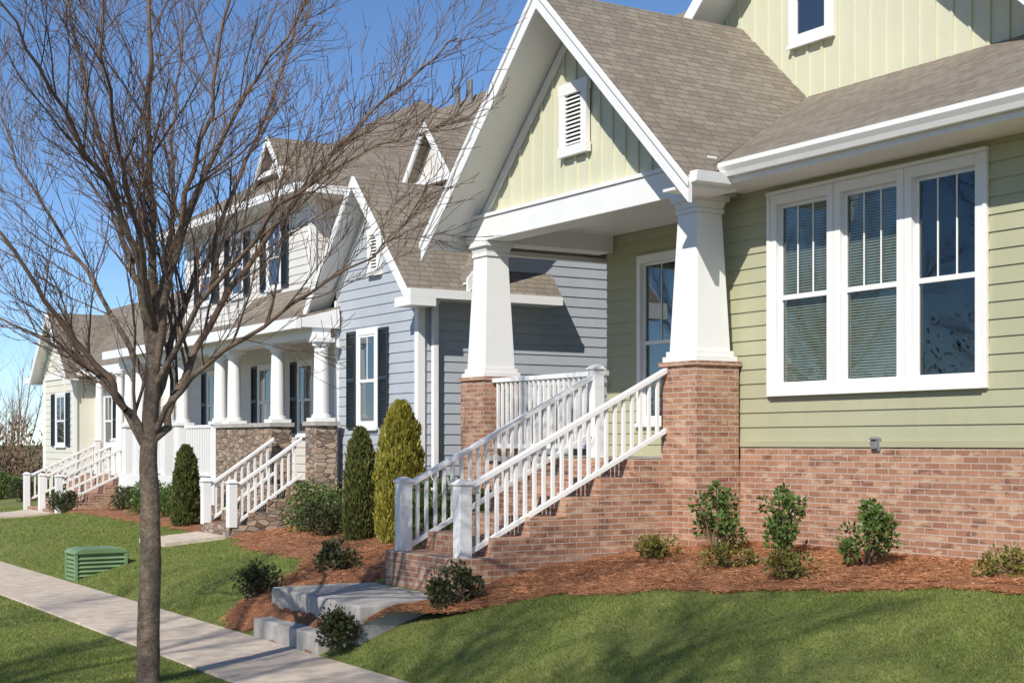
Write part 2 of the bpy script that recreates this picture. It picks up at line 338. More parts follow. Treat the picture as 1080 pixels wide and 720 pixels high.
def rail_x(parent,x0,z0,x1,z1,y,n,posts,drop=.56,name='stair_railing'):
    mb=MB(); w=.035
    mb.prism([(x0,y-w,z0),(x1,y-w,z1),(x1,y-w,z1-.05),(x0,y-w,z0-.05)],(0,2*w,0))
    mb.prism([(x0,y-w*.6,z0-drop),(x1,y-w*.6,z1-drop),(x1,y-w*.6,z1-drop-.05),(x0,y-w*.6,z0-drop-.05)],(0,1.2*w,0))
    r=build(mb,name,parent,WHITE,bevel=.005)
    for i in range(n):
        t=(i+1)/(n+1); x=x0+(x1-x0)*t; z=z0+(z1-z0)*t; s=(z1-z0)/(x1-x0); b=.0145
        m=MB().prism([(x-b,y-b,z-drop-b*s+.0),(x+b,y-b,z-drop+b*s),(x+b,y-b,z-.05+b*s),(x-b,y-b,z-.05-b*s)],(0,2*b,0))
        build(m,'baluster',r,WHITE)
    for (px,zb,zt) in posts: newel(r,px,y,zb,zt)
    return r
def newel(parent,x,y,zb,zt,s=.12):
    m=MB().box(x-s/2,x+s/2,y-s/2,y+s/2,zb,zt-.05).box(x-s/2-.014,x+s/2+.014,y-s/2-.014,y+s/2+.014,zt-.05,zt-.03)
    m.frus(x,y,zt-.03,zt+.002,s+.015,s*.5)
    build(m,'newel_post',parent,WHITE,bevel=.004)
def rail_flat(parent,p0,p1,zt,zb,n,w=.03,b=.014):
    (x0,y0),(x1,y1)=p0,p1; mb=MB()
    if abs(x1-x0)<.01: mb.box(x0-w,x0+w,y0,y1,zt-.05,zt).box(x0-w*.6,x0+w*.6,y0,y1,zb,zb+.05)
    else: mb.box(x0,x1,y0-w,y0+w,zt-.05,zt).box(x0,x1,y0-w*.6,y0+w*.6,zb,zb+.05)
    r=build(mb,'porch_railing',parent,WHITE,bevel=.005)
    for i in range(n):
        t=(i+1)/(n+1); x=x0+(x1-x0)*t; y=y0+(y1-y0)*t
        build(MB().box(x-b,x+b,y-b,y+b,zb+.05,zt-.05),'baluster',r,WHITE)
    return r
def window(parent,X,y0,y1,z0,z1,trim=.075,hole=True,blind=None,munt=2,label=None,sill=True):
    mb=MB(); o=-.035
    mb.box(X+o,X+.03,y0,y0+trim,z0,z1).box(X+o,X+.03,y1-trim,y1,z0,z1)
    mb.box(X+o-.003,X+.03,y0+trim,y1-trim,z1-trim*1.2,z1-.001).box(X+o-.003,X+.03,y0+trim,y1-trim,z0+.001,z0+trim)
    a0,a1,b0,b1=y0+trim,y1-trim,z0+trim,z1-trim*1.2; bm_=(b0+b1)/2-.02; g=X+.03 if hole else X-.018
    f=.032
    xs0=g-.012; xs1=g+.012
    mb.box(xs0,xs1,a0,a0+f,b0,b1).box(xs0,xs1,a1-f,a1,b0,b1).box(xs0,xs1,a0+f,a1-f,b1-f,b1-.001).box(xs0,xs1,a0+f,a1-f,b0+.001,b0+f*1.3)
    mb.box(xs0-.008,xs1,a0+f,a1-f,bm_-.022,bm_+.022)
    for i in range(munt):
        yc=a0+f+(a1-a0-2*f)*(i+1)/(munt+1); mb.box(g-.01,g+.004,yc-.006,yc+.006,bm_+.022,b1-f)
    w=build(mb,'window',parent,WHITE,label=label,bevel=.003)
    gm=GLASS if hole else GLASSD
    build(MB().box(g-.002,g+.001,a0+f,a1-f,bm_+.022,b1-f),'glass_pane',w,gm)
    build(MB().box(g+.0025,g+.0055,a0+f,a1-f,b0+f*1.3,bm_-.022),'glass_pane',w,gm)
    if sill: build(MB().box(X+o-.03,X+o-.004,y0-.0005,y1+.0005,z0-.012,z0+.03),'sill',w,WHITE,bevel=.004)
    if hole:
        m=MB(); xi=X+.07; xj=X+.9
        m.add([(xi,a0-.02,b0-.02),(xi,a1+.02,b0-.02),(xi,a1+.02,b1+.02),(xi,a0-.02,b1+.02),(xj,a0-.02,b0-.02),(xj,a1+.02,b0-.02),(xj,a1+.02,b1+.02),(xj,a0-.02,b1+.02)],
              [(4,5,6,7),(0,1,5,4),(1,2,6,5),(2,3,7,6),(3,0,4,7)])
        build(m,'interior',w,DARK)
    if blind:
        m=MB(); z=b1-.02; zb=b0+(b1-b0)*blind
        while z>zb:
            m.add([(X+.07,a0+.005,z),(X+.07,a1-.005,z),(X+.082,a1-.005,z+.021),(X+.082,a0+.005,z+.021)],[(0,1,2,3)]); z-=.024
        m.box(X+.065,X+.10,a0+.005,a1-.005,b1-.03,b1)
        build(m,'blind',w,BLIND,recalc=False)
    return w
def shutter(parent,X,y0,y1,z0,z1):
    m=MB(); e=.025
    m.box(X-.04,X-.012,y0,y0+e,z0,z1).box(X-.04,X-.012,y1-e,y1,z0,z1)
    m.box(X-.041,X-.012,y0+e,y1-e,z0,z0+e*1.5).box(X-.041,X-.012,y0+e,y1-e,z1-e*1.5,z1).box(X-.041,X-.012,y0+e,y1-e,(z0+z1)/2-e,(z0+z1)/2+e)
    z=z0+.05
    while z<z1-.06: m.add([(X-.036,y0+e,z),(X-.036,y1-e,z),(X-.016,y1-e,z+.03),(X-.016,y0+e,z+.03)],[(0,1,2,3)]); z+=.035
    m.box(X-.018,X-.01,y0+.01,y1-.01,z0+.01,z1-.01)
    build(m,'shutter',parent,BLACK,recalc=False)
def roofslab(parent,poly,t=.06,label=None,name='roof'):
    m=MB(); m.prism(poly,(0,0,-t)); return build(m,name,parent,ROOF,label=label)
def rake(parent,X,thick,ya,za,yb,zb,h,name='rake_board'):
    m=MB().prism([(X,ya,za),(X,yb,zb),(X,yb,zb-h),(X,ya,za-h)],(thick,0,0)); return build(m,name,parent,WHITE,bevel=.004)
def sqcol(parent,cx,cy,z0,z1,a,b):
    m=MB().box(cx-a*.62,cx+a*.62,cy-a*.62,cy+a*.62,z0,z0+.05).box(cx-a*.56,cx+a*.56,cy-a*.56,cy+a*.56,z0+.051,z0+.10)
    m.frus(cx,cy,z0+.101,z1-.17,a,b).box(cx-b*.56,cx+b*.56,cy-b*.56,cy+b*.56,z1-.169,z1-.13).frus(cx,cy,z1-.129,z1-.06,b*1.05,b*1.2)
    m.box(cx-b*.68,cx+b*.68,cy-b*.68,cy+b*.68,z1-.059,z1)
    return build(m,'column',parent,WHITE,bevel=.005)
def rcol(parent,cx,cy,z0,z1,r):
    m=MB().box(cx-r*1.4,cx+r*1.4,cy-r*1.4,cy+r*1.4,z0,z0+.05)
    m.tube([(cx,cy,z0+.05),(cx,cy,z0+.09),(cx,cy,z0+.1),(cx,cy,z0+.5*(z1-z0)),(cx,cy,z1-.12),(cx,cy,z1-.11),(cx,cy,z1-.06)],[r*1.25,r*1.2,r,r*.97,r*.85,r*1.1,r*1.2],20)
    m.box(cx-r*1.35,cx+r*1.35,cy-r*1.35,cy+r*1.35,z1-.06,z1)
    return build(m,'column',parent,WHITE)
# ============================================================ GREEN HOUSE
H=top('green_house',(12.5,8.5,-.95),"sage green craftsman house with brick base and gabled porch","house")
m=MB().box(8.975,9.2,1.0,10.36,-1.3,-.035); build(m,'foundation',H,BRICK)
m=MB().box(8.962,9.0,1.0,10.355,-.034,.012); build(m,'water_table',H,GREEN)
wy=[(7.55,8.35),(8.35,9.15),(9.15,9.95)]
holes=[(7.57,9.93,.45,2.21)]
m=MB(); siding(m,(9,0,0),(0,1,0),(-1,0,0),.013,2.45,1.0,10.6,holes); 
siding(m,(10.4,0,0),(0,1,0),(-1,0,0),-.15,2.5,10.4,14.45,[(12.72,13.8,.22,2.18)])
siding(m,(0,14.45,0),(1,0,0),(0,1,0),-.3,2.5,10.4,17.5); siding(m,(0,1.0,0),(1,0,0),(0,-1,0),-.03,2.45,9.0,17.5)
m.box(17.5,17.6,1,14.45,-1.2,2.5); m.box(9.0,10.4,10.6,10.65,-.2,2.5)
build(m,'wall',H,GREEN,recalc=False)
m=MB().box(9.21,17.5,1.02,10.3,-1.3,-.04); build(m,'foundation',H,BRICK)
m=MB().box(10.45,17.5,10.31,14.43,-1.3,-.16); build(m,'foundation',H,BRICK)
for i,(a,b) in enumerate(wy): window(H,9.0,a+.004,b-.004,.43,2.23,blind=[None,.02,.02][i],label=["double hung window with bare glass","double hung window with closed white blinds","double hung window with closed white blinds"][i])
m=MB().box(8.955,8.99,7.515,7.552,.42,2.23).box(8.955,8.99,9.948,9.985,.42,2.23).box(8.945,8.99,7.51,9.99,2.231,2.262)
build(m,'window_surround',H,WHITE,bevel=.004)
window(H,10.4,12.7,13.82,.2,2.2,blind=None,label="tall double hung porch window")
d=build(MB().box(10.36,10.4,11.15,12.15,-.14,2.1),'door',H,BLACK,bevel=.005)
build(MB().box(10.34,10.395,11.05,11.148,-.14,2.102).box(10.34,10.395,12.152,12.25,-.14,2.102).box(10.338,10.395,11.05,12.25,2.103,2.22),'door_frame',d,WHITE)
build(MB().tube([(10.3,11.25,.85),(10.36,11.25,.85)],[.03,.025],12),'handle',d,METAL)
m=MB().box(8.5,10.398,10.37,14.6,-1.3,-.2); build(m,'porch_base',H,BRICK)
m=MB().box(8.46,10.39,10.38,14.62,-.199,-.15); build(m,'porch_floor',H,CONCG)
PIERS=[(8.70,10.615),(8.70,14.38)]
for cx,cy in PIERS:
    p=build(MB().box(cx-.255,cx+.255,cy-.255,cy+.255,-1.35,.71),'pier',H,BRICK)
    build(MB().box(cx-.275,cx+.275,cy-.275,cy+.275,.711,.75),'pier_cap',p,BRICK)
    sqcol(H,cx,cy,.752,2.298,.40,.29)
build(MB().box(8.52,8.82,10.3,14.66,2.3,2.56),'beam',H,WHITE,bevel=.006)
build(MB().box(8.822,10.38,14.3,14.6,2.3,2.55),'beam',H,WHITE); build(MB().box(8.822,9.4,10.42,10.7,2.3,2.55),'beam',H,WHITE)
build(MB().box(8.6,10.39,10.35,14.55,2.5,2.52),'porch_ceiling',H,WHITE)
RZ=lambda y:4.60-.94*abs(y-12.4)
m=MB(); X0=8.6
m.prism([(X0,10.31,2.565),(X0,14.49,2.565),(X0,12.4,RZ(12.4)-.075)],(.05,0,0))
y=10.35
while y<14.5:
    zt=RZ(y)-.1
    if zt>2.6: m.box(X0-.020,X0,y-.017,y+.017,2.57,zt)
    y+=.215
build(m,'gable_wall',H,PALE)
build(MB().box(8.5,8.6,10.25,14.7,2.561,2.60),'trim_board',H,WHITE)
def vent(parent,X,yc,w,z0,z1,st=.043):
    m=MB(); a,b=yc-w/2,yc+w/2; t=w*.2
    m.box(X-.05,X,a,a+t,z0,z1).box(X-.05,X,b-t,b,z0,z1).box(X-.052,X,a-.015,b+.015,z1-t*1.0,z1+.02).box(X-.06,X,a-.015,b+.015,z0-.02,z0+t*.8)
    z=z0+t
    while z<z1-t-.01: m.prism([(X-.040,a+t,z),(X-.033,a+t,z-.004),(X-.008,a+t,z+.022),(X-.016,a+t,z+.026)],(0,w-2*t,0)); z+=st
    v=build(m,'gable_vent',parent,WHITE); build(MB().box(X-.006,X-.004,a+t*.9,b-t*.9,z0+.02,z1-.02),'interior',v,DARK)
vent(H,8.575,12.47,.50,3.0,3.72)
t=.05
def zr(y): return RZ(y)
m=MB().prism([(8.05,9.98,zr(9.98)),(8.05,12.4,zr(12.4)),(12.5,12.4,zr(12.4)),(10.9,11.42,zr(11.42)),(8.5,10.17,zr(10.17)),(8.5,9.98,zr(9.98))],(0,0,-t))
build(m,'roof',H,ROOF)
m=MB().prism([(8.05,12.402,zr(12.402)),(8.05,14.82,zr(14.82)),(13.0,14.82,zr(14.82)),(13.0,12.402,zr(12.402))],(0,0,-t)); build(m,'roof',H,ROOF)
for s in (-1,1):
    yo=12.4+s*2.42
    z1,z0=zr(12.4)-t-.002,zr(yo)-t-.002
    m=MB().prism([(8.09,yo,z0),(8.09,12.4,z1),(8.598,12.4,z1),(8.598,yo,z0)],(0,0,-.03)); build(m,'soffit',H,WHITE)
    rake(H,8.03,.05,yo+s*.02,zr(yo)-.01-.02,12.4,zr(12.4)+.0,.20)
    rake(H,8.01,.02,yo+s*.03,zr(yo)+.0-.02,12.4,zr(12.4)+.015,.07,'drip_edge')
    rake(H,8.565,.03,12.4+s*2.2,zr(12.4+s*2.2)-.12,12.4,zr(12.4)-.12,.13,'frieze_board')
build(MB().prism([(8.06,9.97,2.27),(8.06,9.88,2.28),(8.06,9.86,2.37),(8.06,9.97,2.37)],(.42,0,0)),'gutter',H,WHITE)
build(MB().box(8.06,8.59,9.98,10.35,2.24,2.265).box(8.06,8.59,9.975,10.0,2.266,2.34),'soffit',H,WHITE)
build(MB().box(8.06,13,14.80,14.9,2.24,2.36),'gutter',H,WHITE)
zm=lambda x:2.48+.5*(x-8.45)
m=MB().prism([(8.45,.6,zm(8.45)),(13,.6,zm(13)),(13,14.8,zm(13)),(10.8,14.8,zm(10.8)),(10.8,11.36,zm(10.8)),(8.45,10.1,zm(8.45))][::-1],(0,0,-.05)); build(m,'roof',H,ROOF)
m=MB().prism([(13.0,.6,zm(13)),(17.9,.6,zm(8.1)),(17.9,14.8,zm(8.1)),(13.0,14.8,zm(13))][::-1],(0,0,-.05)); build(m,'roof',H,ROOF)
g=[(8.45,2.34),(8.39,2.34),(8.37,2.38),(8.34,2.42),(8.34,2.46),(8.355,2.46),(8.36,2.45),(8.45,2.45)]
build(MB().prism([(x,.6,z) for x,z in g],(0,9.33,0)),'gutter',H,WHITE)
build(MB().box(8.452,8.48,.6,10.0,2.29,2.43),'fascia',H,WHITE)
build(MB().box(8.482,8.998,.6,10.34,2.31,2.335),'soffit',H,WHITE)
GC=10.95; GP=6.4
UG=lambda y:GP-.9*abs(y-GC)
X1=10.77; OV=.50
m=MB().prism([(X1,7.6,UG(7.6)-.05),(X1,GC,GP-.05),(X1,14.2,UG(14.2)-.05),(X1,14.2,2.8),(X1,7.6,2.8)],(.06,0,0))
y=7.70
while y<14.1: m.box(X1-.020,X1,y-.017,y+.017,3.0,UG(y)-.08); y+=.215
build(m,'gable_wall',H,PALE)
window(H,X1-.02,10.95,11.6,4.18,5.3,hole=False,munt=1,trim=.09)
for s in (-1,1):
    yo=GC+s*3.4
    m=MB().prism([(X1-OV,yo,UG(yo)),(X1-OV,GC,GP),(16,GC,GP),(16,yo,UG(yo))],(0,0,-.05)); build(m,'roof',H,ROOF)
    m=MB().prism([(X1-OV+.03,yo,UG(yo)-.052),(X1-OV+.03,GC,GP-.052),(X1-.001,GC,GP-.052),(X1-.001,yo,UG(yo)-.052)],(0,0,-.03)); build(m,'soffit',H,WHITE)
    rake(H,X1-OV-.03,.05,yo,UG(yo)-.01,GC,GP,.2)
m=MB(); n=6; x0=6.12; run=(8.5-x0)/6.35
for i in range(n):
    zt=min(-1.15+.1667*(i+1),-.15); a=x0+run*i; e=x0+run*(i+1)-.0005 if i<n-1 else 8.498
    m.box(a,e,10.70,12.0,-1.45,zt-.002*(i==5))
st=build(m,'staircase',H,BRICK,bevel=.006)
rail_x(H,6.30,-.36,8.44,.70,10.80,21,[(6.25,-1.03,-.31)])
rail_x(H,6.30,-.36,8.36,.68,11.88,21,[(6.25,-1.03,-.31),(8.41,-.15,.78)])
rail_flat(H,(8.58,11.93),(8.58,14.12),.73,-.06,22)
rail_flat(H,(8.97,14.45),(10.38,14.45),.73,-.06,12)
o=MB().box(8.955,8.99,8.61,8.70,-.07,.03).frus(8.955,8.655,.03,.05,.085,.05).box(8.935,8.956,8.62,8.69,-.05,.045); build(o,'outdoor_outlet',H,METAL,bevel=.006)
# ============================================================ GREY HOUSE
G=top('grey_house',(12.5,21.5,-1.1),"blue grey and off white two storey house with columned porch","house")
GZ=lambda y:3.52-1.04*abs(y-17.5)
m=MB(); W0,W1=16.3,18.75
siding(m,(8.8,0,0),(0,1,0),(-1,0,0),-.55,3.4,lambda z:max(W0,17.5-(3.44-z)/1.04),lambda z:min(W1,17.5+(3.44-z)/1.04))
siding(m,(0,W0,0),(1,0,0),(0,-1,0),-.55,5.7,lambda z:8.8 if z<1.98 else 9.3+(z-2.03)/1.08,lambda z:16.7-max(0,(z-2.03)/1.08))
m.box(8.81,9.69,18.70,18.74,-.55,2.1)
build(m,'wall',G,GREY,recalc=False)
m=MB(); siding(m,(9.7,0,0),(0,1,0),(-1,0,0),-.6,2.1,18.7,27.5); 
siding(m,(9.7,0,0),(0,1,0),(-1,0,0),2.1,4.10,21.6,27.5)
siding(m,(0,21.6,0),(1,0,0),(0,-1,0),2.2,4.09,9.7,13.0)
m.box(9.75,16.5,27.45,27.5,-1.4,4.05)
build(m,'wall',G,CREAMW,recalc=False,label="off white lap siding wall of two storey part")
build(MB().box(8.78,16.5,16.29,18.7,-1.6,-.56),'foundation',G,STONE); build(MB().box(9.71,16.5,18.71,27.5,-1.6,-.62),'foundation',G,STONE)
for bx in ((8.76,8.86,16.26,16.36,-.55,1.9),(8.765,8.8,18.66,18.75,-.55,2.0),(9.66,9.76,21.56,21.66,2.2,4.03),(9.665,9.7,27.4,27.5,2.1,4.03)):
    build(MB().box(*bx),'corner_board',G,WHITE)
build(MB().box(8.95,9.03,16.2,16.27,-1.15,1.75).prism([(8.95,16.2,1.75),(8.95,16.27,1.75),(8.95,16.02,1.9),(8.95,15.95,1.9)],(.08,0,0)),'downspout',G,WHITE,bevel=.01)
roofslab(G,[(8.45,15.93,GZ(15.93)),(8.45,17.5,GZ(17.5)),(11,17.5,GZ(17.5)),(10.75,15.93,GZ(15.93))]);roofslab(G,[(8.45,17.502,GZ(17.5)),(8.45,19.07,GZ(19.07)),(10.5,19.07,GZ(19.07)),(11,17.502,GZ(17.5))])
for s in (-1,1):
    yo=17.5+s*1.57
    m=MB().prism([(8.48,yo,GZ(yo)-.062),(8.48,17.5,GZ(17.5)-.062),(8.798,17.5,GZ(17.5)-.062),(8.798,yo,GZ(yo)-.062)],(0,0,-.02)); build(m,'soffit',G,WHITE)
    rake(G,8.43,.04,yo,GZ(yo)-.01,17.5,GZ(17.5)+.01,.17)
    rake(G,8.765,.02,17.5+s*1.2,GZ(17.5+s*1.2)-.12,17.5,GZ(17.5)-.12,.12,'frieze_board')
build(MB().box(8.44,10.7,15.86,15.95,1.80,1.91).box(8.44,10.7,15.952,16.29,1.80,1.82).box(8.44,8.8,15.86,16.29,1.7,1.799),'gutter',G,WHITE)
vent(G,8.79,17.5,.34,2.25,2.85)
window(G,8.8,17.42,18.06,.18,1.55,hole=False,munt=1); shutter(G,8.8,17.12,17.39,.2,1.53); shutter(G,8.8,18.09,18.36,.2,1.53)
zg=lambda x:2.1+1.08*(x-9.3)
roofslab(G,[(9.3,15.93,zg(9.3)),(9.3,24.0,zg(9.3)),(13,24.0,zg(13)),(13,15.93,zg(13))]); roofslab(G,[(13.002,15.93,zg(13)),(13.002,24.0,zg(13)),(16.9,24.0,1.9),(16.9,15.93,1.9)])
m=MB().prism([(9.28,15.9,zg(9.28)),(13,15.9,zg(13)),(13,15.9,zg(13)-.25),(9.28,15.9,zg(9.28)-.2)],(0,.04,0)); build(m,'rake_board',G,WHITE)
m=MB().prism([(9.3,15.94,zg(9.3)-.07),(13,15.94,zg(13)-.07),(13,16.3,zg(13)-.07),(9.3,16.3,zg(9.3)-.07)],(0,0,-.02)); build(m,'soffit',G,WHITE)
z2=lambda x:4.10+.62*(x-9.3)
RA,RB=(13,24.0,z2(13)),(13,25.4,z2(13))
c1,c2,c3,c4=(9.3,21.2,4.10),(9.3,27.9,4.10),(16.7,27.9,4.10),(16.7,21.2,4.10)
roofslab(G,[c1,c2,RB,RA]); roofslab(G,[c2,c3,RB]); roofslab(G,[c3,c4,RA,RB]); roofslab(G,[c4,c1,RA])
build(MB().box(9.22,9.3,21.12,27.9,3.95,4.08),'gutter',G,WHITE); build(MB().box(9.302,13,21.12,21.2,3.95,4.08),'gutter',G,WHITE)
build(MB().box(9.3,9.7,21.2,27.9,3.93,3.95).box(9.702,13,21.2,21.6,3.93,3.95),'soffit',G,WHITE)
def dormer(DX,DY,pk,hw,zb,xr,xl):
    DZ=lambda y:pk-1.15*abs(y-DY)
    dm=build(MB().prism([(DX,DY-hw,zb-.13),(DX,DY-hw,DZ(DY-hw)),(DX,DY,DZ(DY)-.05),(DX,DY+hw,DZ(DY+hw)),(DX,DY+hw,zb-.13)],(.9,0,0)),'dormer',G,CREAMW)
    for s in (-1,1):
        yo=DY+s*(hw+.14)
        build(MB().prism([(DX-.2,yo,DZ(yo)+.03),(DX-.2,DY,DZ(DY)+.03),(xr,DY,DZ(DY)+.03),(xl,yo,DZ(yo)+.03)],(0,0,-.05)),'roof',dm,ROOF)
        rake(dm,DX-.23,.04,yo,DZ(yo)+.03,DY,DZ(DY)+.04,.14)
    build(MB().box(DX-.2,DX,DY-hw-.06,DY+hw+.06,zb,zb+.09),'trim_board',dm,WHITE)
dormer(11.15,20.1,4.98,.68,4.03,12.3,11.6)
dormer(10.5,24.9,5.55,.55,4.86,12.0,11.0)
for yy_,xx_ in ((22.2,12.75),(21.85,12.8)): build(MB().tube([(xx_,yy_,zg(xx_)-.1),(xx_,yy_,zg(xx_)+.42)],[.045,.045],10),'vent_pipe',G,METAL)
for yc in (23.1,24.8,26.4):
    window(G,9.7,yc-.32,yc+.32,2.58,3.75,hole=False,munt=1,trim=.06); shutter(G,9.7,yc-.6,yc-.33,2.6,3.73); shutter(G,9.7,yc+.33,yc+.6,2.6,3.73)
for yc in (21.8,23.5,26.0):
    window(G,9.7,yc-.32,yc+.32,.1,1.35,hole=False,munt=1,trim=.06); shutter(G,9.7,yc-.6,yc-.33,.12,1.33); shutter(G,9.7,yc+.33,yc+.6,.12,1.33)
d=build(MB().box(9.66,9.7,19.5,20.3,-.6,1.3),'door',G,BLACK,bevel=.004); build(MB().box(9.64,9.69,19.41,19.498,-.6,1.4).box(9.64,9.69,20.302,20.39,-.6,1.4).box(9.64,9.69,19.41,20.39,1.402,1.5),'door_frame',d,WHITE)
roofslab(G,[(8.15,18.62,1.74),(8.15,27.7,1.74),(9.69,27.7,2.16),(9.69,18.62,2.16)])
build(MB().box(8.1,8.17,18.55,27.7,1.58,1.73),'fascia',G,WHITE); build(MB().box(8.172,9.69,18.66,27.6,1.66,1.675),'porch_ceiling',G,WHITE)
build(MB().prism([(8.172,18.56,1.60),(8.76,18.56,1.60),(8.76,18.56,1.88),(8.172,18.56,1.72)],(0,.04,0)),'fascia',G,WHITE)
build(MB().box(8.36,8.64,18.602,27.5,1.46,1.655),'beam',G,WHITE)
build(MB().box(8.37,9.69,18.76,27.4,-1.6,-.6),'porch_base',G,STONE)
build(MB().box(8.345,8.66,20.0,22.3,-1.6,.24),'porch_wall',G,STONE); build(MB().box(8.345,8.66,18.44,18.8,-1.6,.24),'pier',G,STONE)
build(MB().box(8.31,8.69,19.97,22.33,.241,.30),'coping',G,CONCG); build(MB().box(8.31,8.69,18.4,18.83,.241,.30),'coping',G,CONCG)
build(MB().box(8.345,8.369,22.31,27.45,-1.0,-.56),'trim_board',G,WHITE)
for (ya,yb) in ((22.68,24.15),(25.15,26.45)):
    rail_flat(G,(8.5,ya),(8.5,yb),.30,-.55,12,b=.02)
for yc in (22.5,24.3,25.0,26.6,27.25): build(MB().box(8.38,8.62,yc-.12,yc+.12,-.62,.299),'column_pedestal',G,WHITE)
for yc in (18.62,20.15,21.9,22.5,24.3,25.0,26.6,27.25): rcol(G,8.5,yc,.301,1.458,.108)
m=MB()
for i in range(4): m.box(7.25+.28*i,8.343,18.86+.001*i,19.94-.001*i,-1.6 if i==0 else -1.3+.175*i,-1.3+.175*(i+1)-.001)
build(m,'staircase',G,STONE)
rail_x(G,7.35,-.58,8.33,.08,18.9,9,[(7.3,-1.15,-.50)],drop=.5); rail_x(G,7.35,-.58,8.33,.08,19.9,9,[(7.3,-1.15,-.50)],drop=.5)
# ============================================================ CREAM HOUSE
C=top('cream_house',(11.5,33.5,-1.3),"cream single storey house with brown roof and brick steps","house")
m=MB(); siding(m,(9.8,0,0),(0,1,0),(-1,0,0),-.7,1.7,29.0,38.2,course=.16); siding(m,(0,29,0),(1,0,0),(0,-1,0),-.7,3.2,lambda z:9.8 if z<1.85 else 9.4+(z-1.65)/.85,lambda z:13.2 if z<1.7 else 13.4-(z-1.65)/.85,course=.16)
CC=35.3
CZ=lambda y:3.1-.95*abs(y-CC)
siding(m,(9.3,0,0),(0,1,0),(-1,0,0),-.7,2.95,lambda z:max(CC-1.35,CC-(3.0-z)/.95),lambda z:min(CC+1.35,CC+(3.0-z)/.95),course=.16)
m.box(9.3,9.8,CC-1.35,CC-1.32,-.7,1.7); build(m,'wall',C,CREAM,recalc=False)
build(MB().box(9.79,13,29.02,38.2,-1.7,-.71),'foundation',C,BRICK); build(MB().box(9.29,9.78,CC-1.35,CC+1.35,-1.7,-.71),'foundation',C,BRICK); build(MB().box(9.2,9.788,29.1,32.2,-1.7,-.68),'porch_base',C,BRICK)
roofslab(C,[(9.35,28.7,1.7),(9.35,38.6,1.7),(11.5,38.6,3.55),(11.5,28.7,3.55)]); roofslab(C,[(11.502,28.7,3.55),(11.502,38.6,3.55),(13.65,38.6,1.7),(13.65,28.7,1.7)])
for s in (-1,1):
    yo=CC+s*1.65
    roofslab(C,[(9.0,yo,CZ(yo)),(9.0,CC,CZ(CC)),(11.0,CC,CZ(CC)),(9.7,yo,CZ(yo))]); rake(C,8.97,.04,yo,CZ(yo),CC,CZ(CC)+.01,.22)
    build(MB().prism([(9.01,yo,CZ(yo)-.062),(9.01,CC,CZ(CC)-.062),(9.298,CC,CZ(CC)-.062),(9.298,yo,CZ(yo)-.062)],(0,0,-.03)),'soffit',C,WHITE)
    rake(C,9.26,.03,CC+s*1.4,CZ(CC+s*1.4)-.12,CC,CZ(CC)-.12,.16,'frieze_board')
build(MB().box(9.27,9.35,28.7,38.6,1.52,1.68).box(9.352,9.8,28.7,38.6,1.52,1.54),'gutter',C,WHITE)
for bx in ((9.26,9.34,CC-1.39,CC-1.29,-.7,1.6),(9.26,9.34,CC+1.29,CC+1.39,-.7,1.6),(9.76,9.84,28.96,29.06,-.7,1.5)): build(MB().box(*bx),'corner_board',C,WHITE)
window(C,9.3,CC-.62,CC+.28,-.1,1.2,hole=False,munt=1); shutter(C,9.3,CC-.98,CC-.65,-.08,1.18); shutter(C,9.3,CC+.31,CC+.64,-.08,1.18)
window(C,9.8,32.6,33.3,-.1,1.15,hole=False,munt=1); shutter(C,9.8,32.3,32.57,-.08,1.13); shutter(C,9.8,33.33,33.6,-.08,1.13)
build(MB().box(9.76,9.8,30.2,31.1,-.68,1.25),'door',C,BLACK)
m=MB()
for i in range(5): m.box(7.7+.3*i,9.19,29.25+.001*i,31.9-.001*i,-1.8 if i==0 else -1.5+.16*i,-1.5+.16*(i+1)-.001)
build(m,'staircase',C,BRICK)
for y in (29.3,30.6,31.85): rail_x(C,7.75,-.68,9.2,.0,y,11,[(7.7,-1.45,-.62),(9.2,-.68,.1)],drop=.5)
for y in (29.1,30.5,32.0): rcol(C,9.3,y,-.67,1.52,.09)
# ============================================================ utility box
ub=top('utility_box',((UX0+UX1)/2,(UY0+UY1)/2,-1.70),"low light green louvred utility box on the lawn","utility box")
m=MB(); m.box(UX0+.035,UX1-.035,UY0+.035,UY1-.035,-1.80,-1.37)
z=-1.69
while z<-1.39:
    m.prism([(UX0+.03,UY0+.035,z+.032),(UX0+.03,UY0,z),(UX0+.03,UY0+.004,z-.008),(UX0+.03,UY0+.035,z+.008)],(UX1-UX0-.06,0,0))
    m.prism([(UX0+.035,UY0+.036,z+.032),(UX0,UY0+.036,z),(UX0+.004,UY0+.036,z-.008),(UX0+.035,UY0+.036,z+.008)],(0,UY1-UY0-.07,0)); z+=.052
for (a,b) in ((UX0,UY0),(UX1-.03,UY0),(UX0,UY1-.03)): m.box(a-.003,a+.033,b-.003,b+.033,-1.80,-1.371)
build(m,'body',ub,UTIL)
lp=[(UX0-.012,-1.37),(UX0-.005,-1.34),(UX0+.03,-1.315),(UX0+.10,-1.30),(UX1-.10,-1.30),(UX1-.03,-1.315),(UX1+.005,-1.34),(UX1+.012,-1.37)]
lid=MB().prism([(x,UY0-.01,z) for x,z in lp],(0,UY1-UY0+.02,0))
build(lid,'lid',ub,UTIL,bevel=.012)
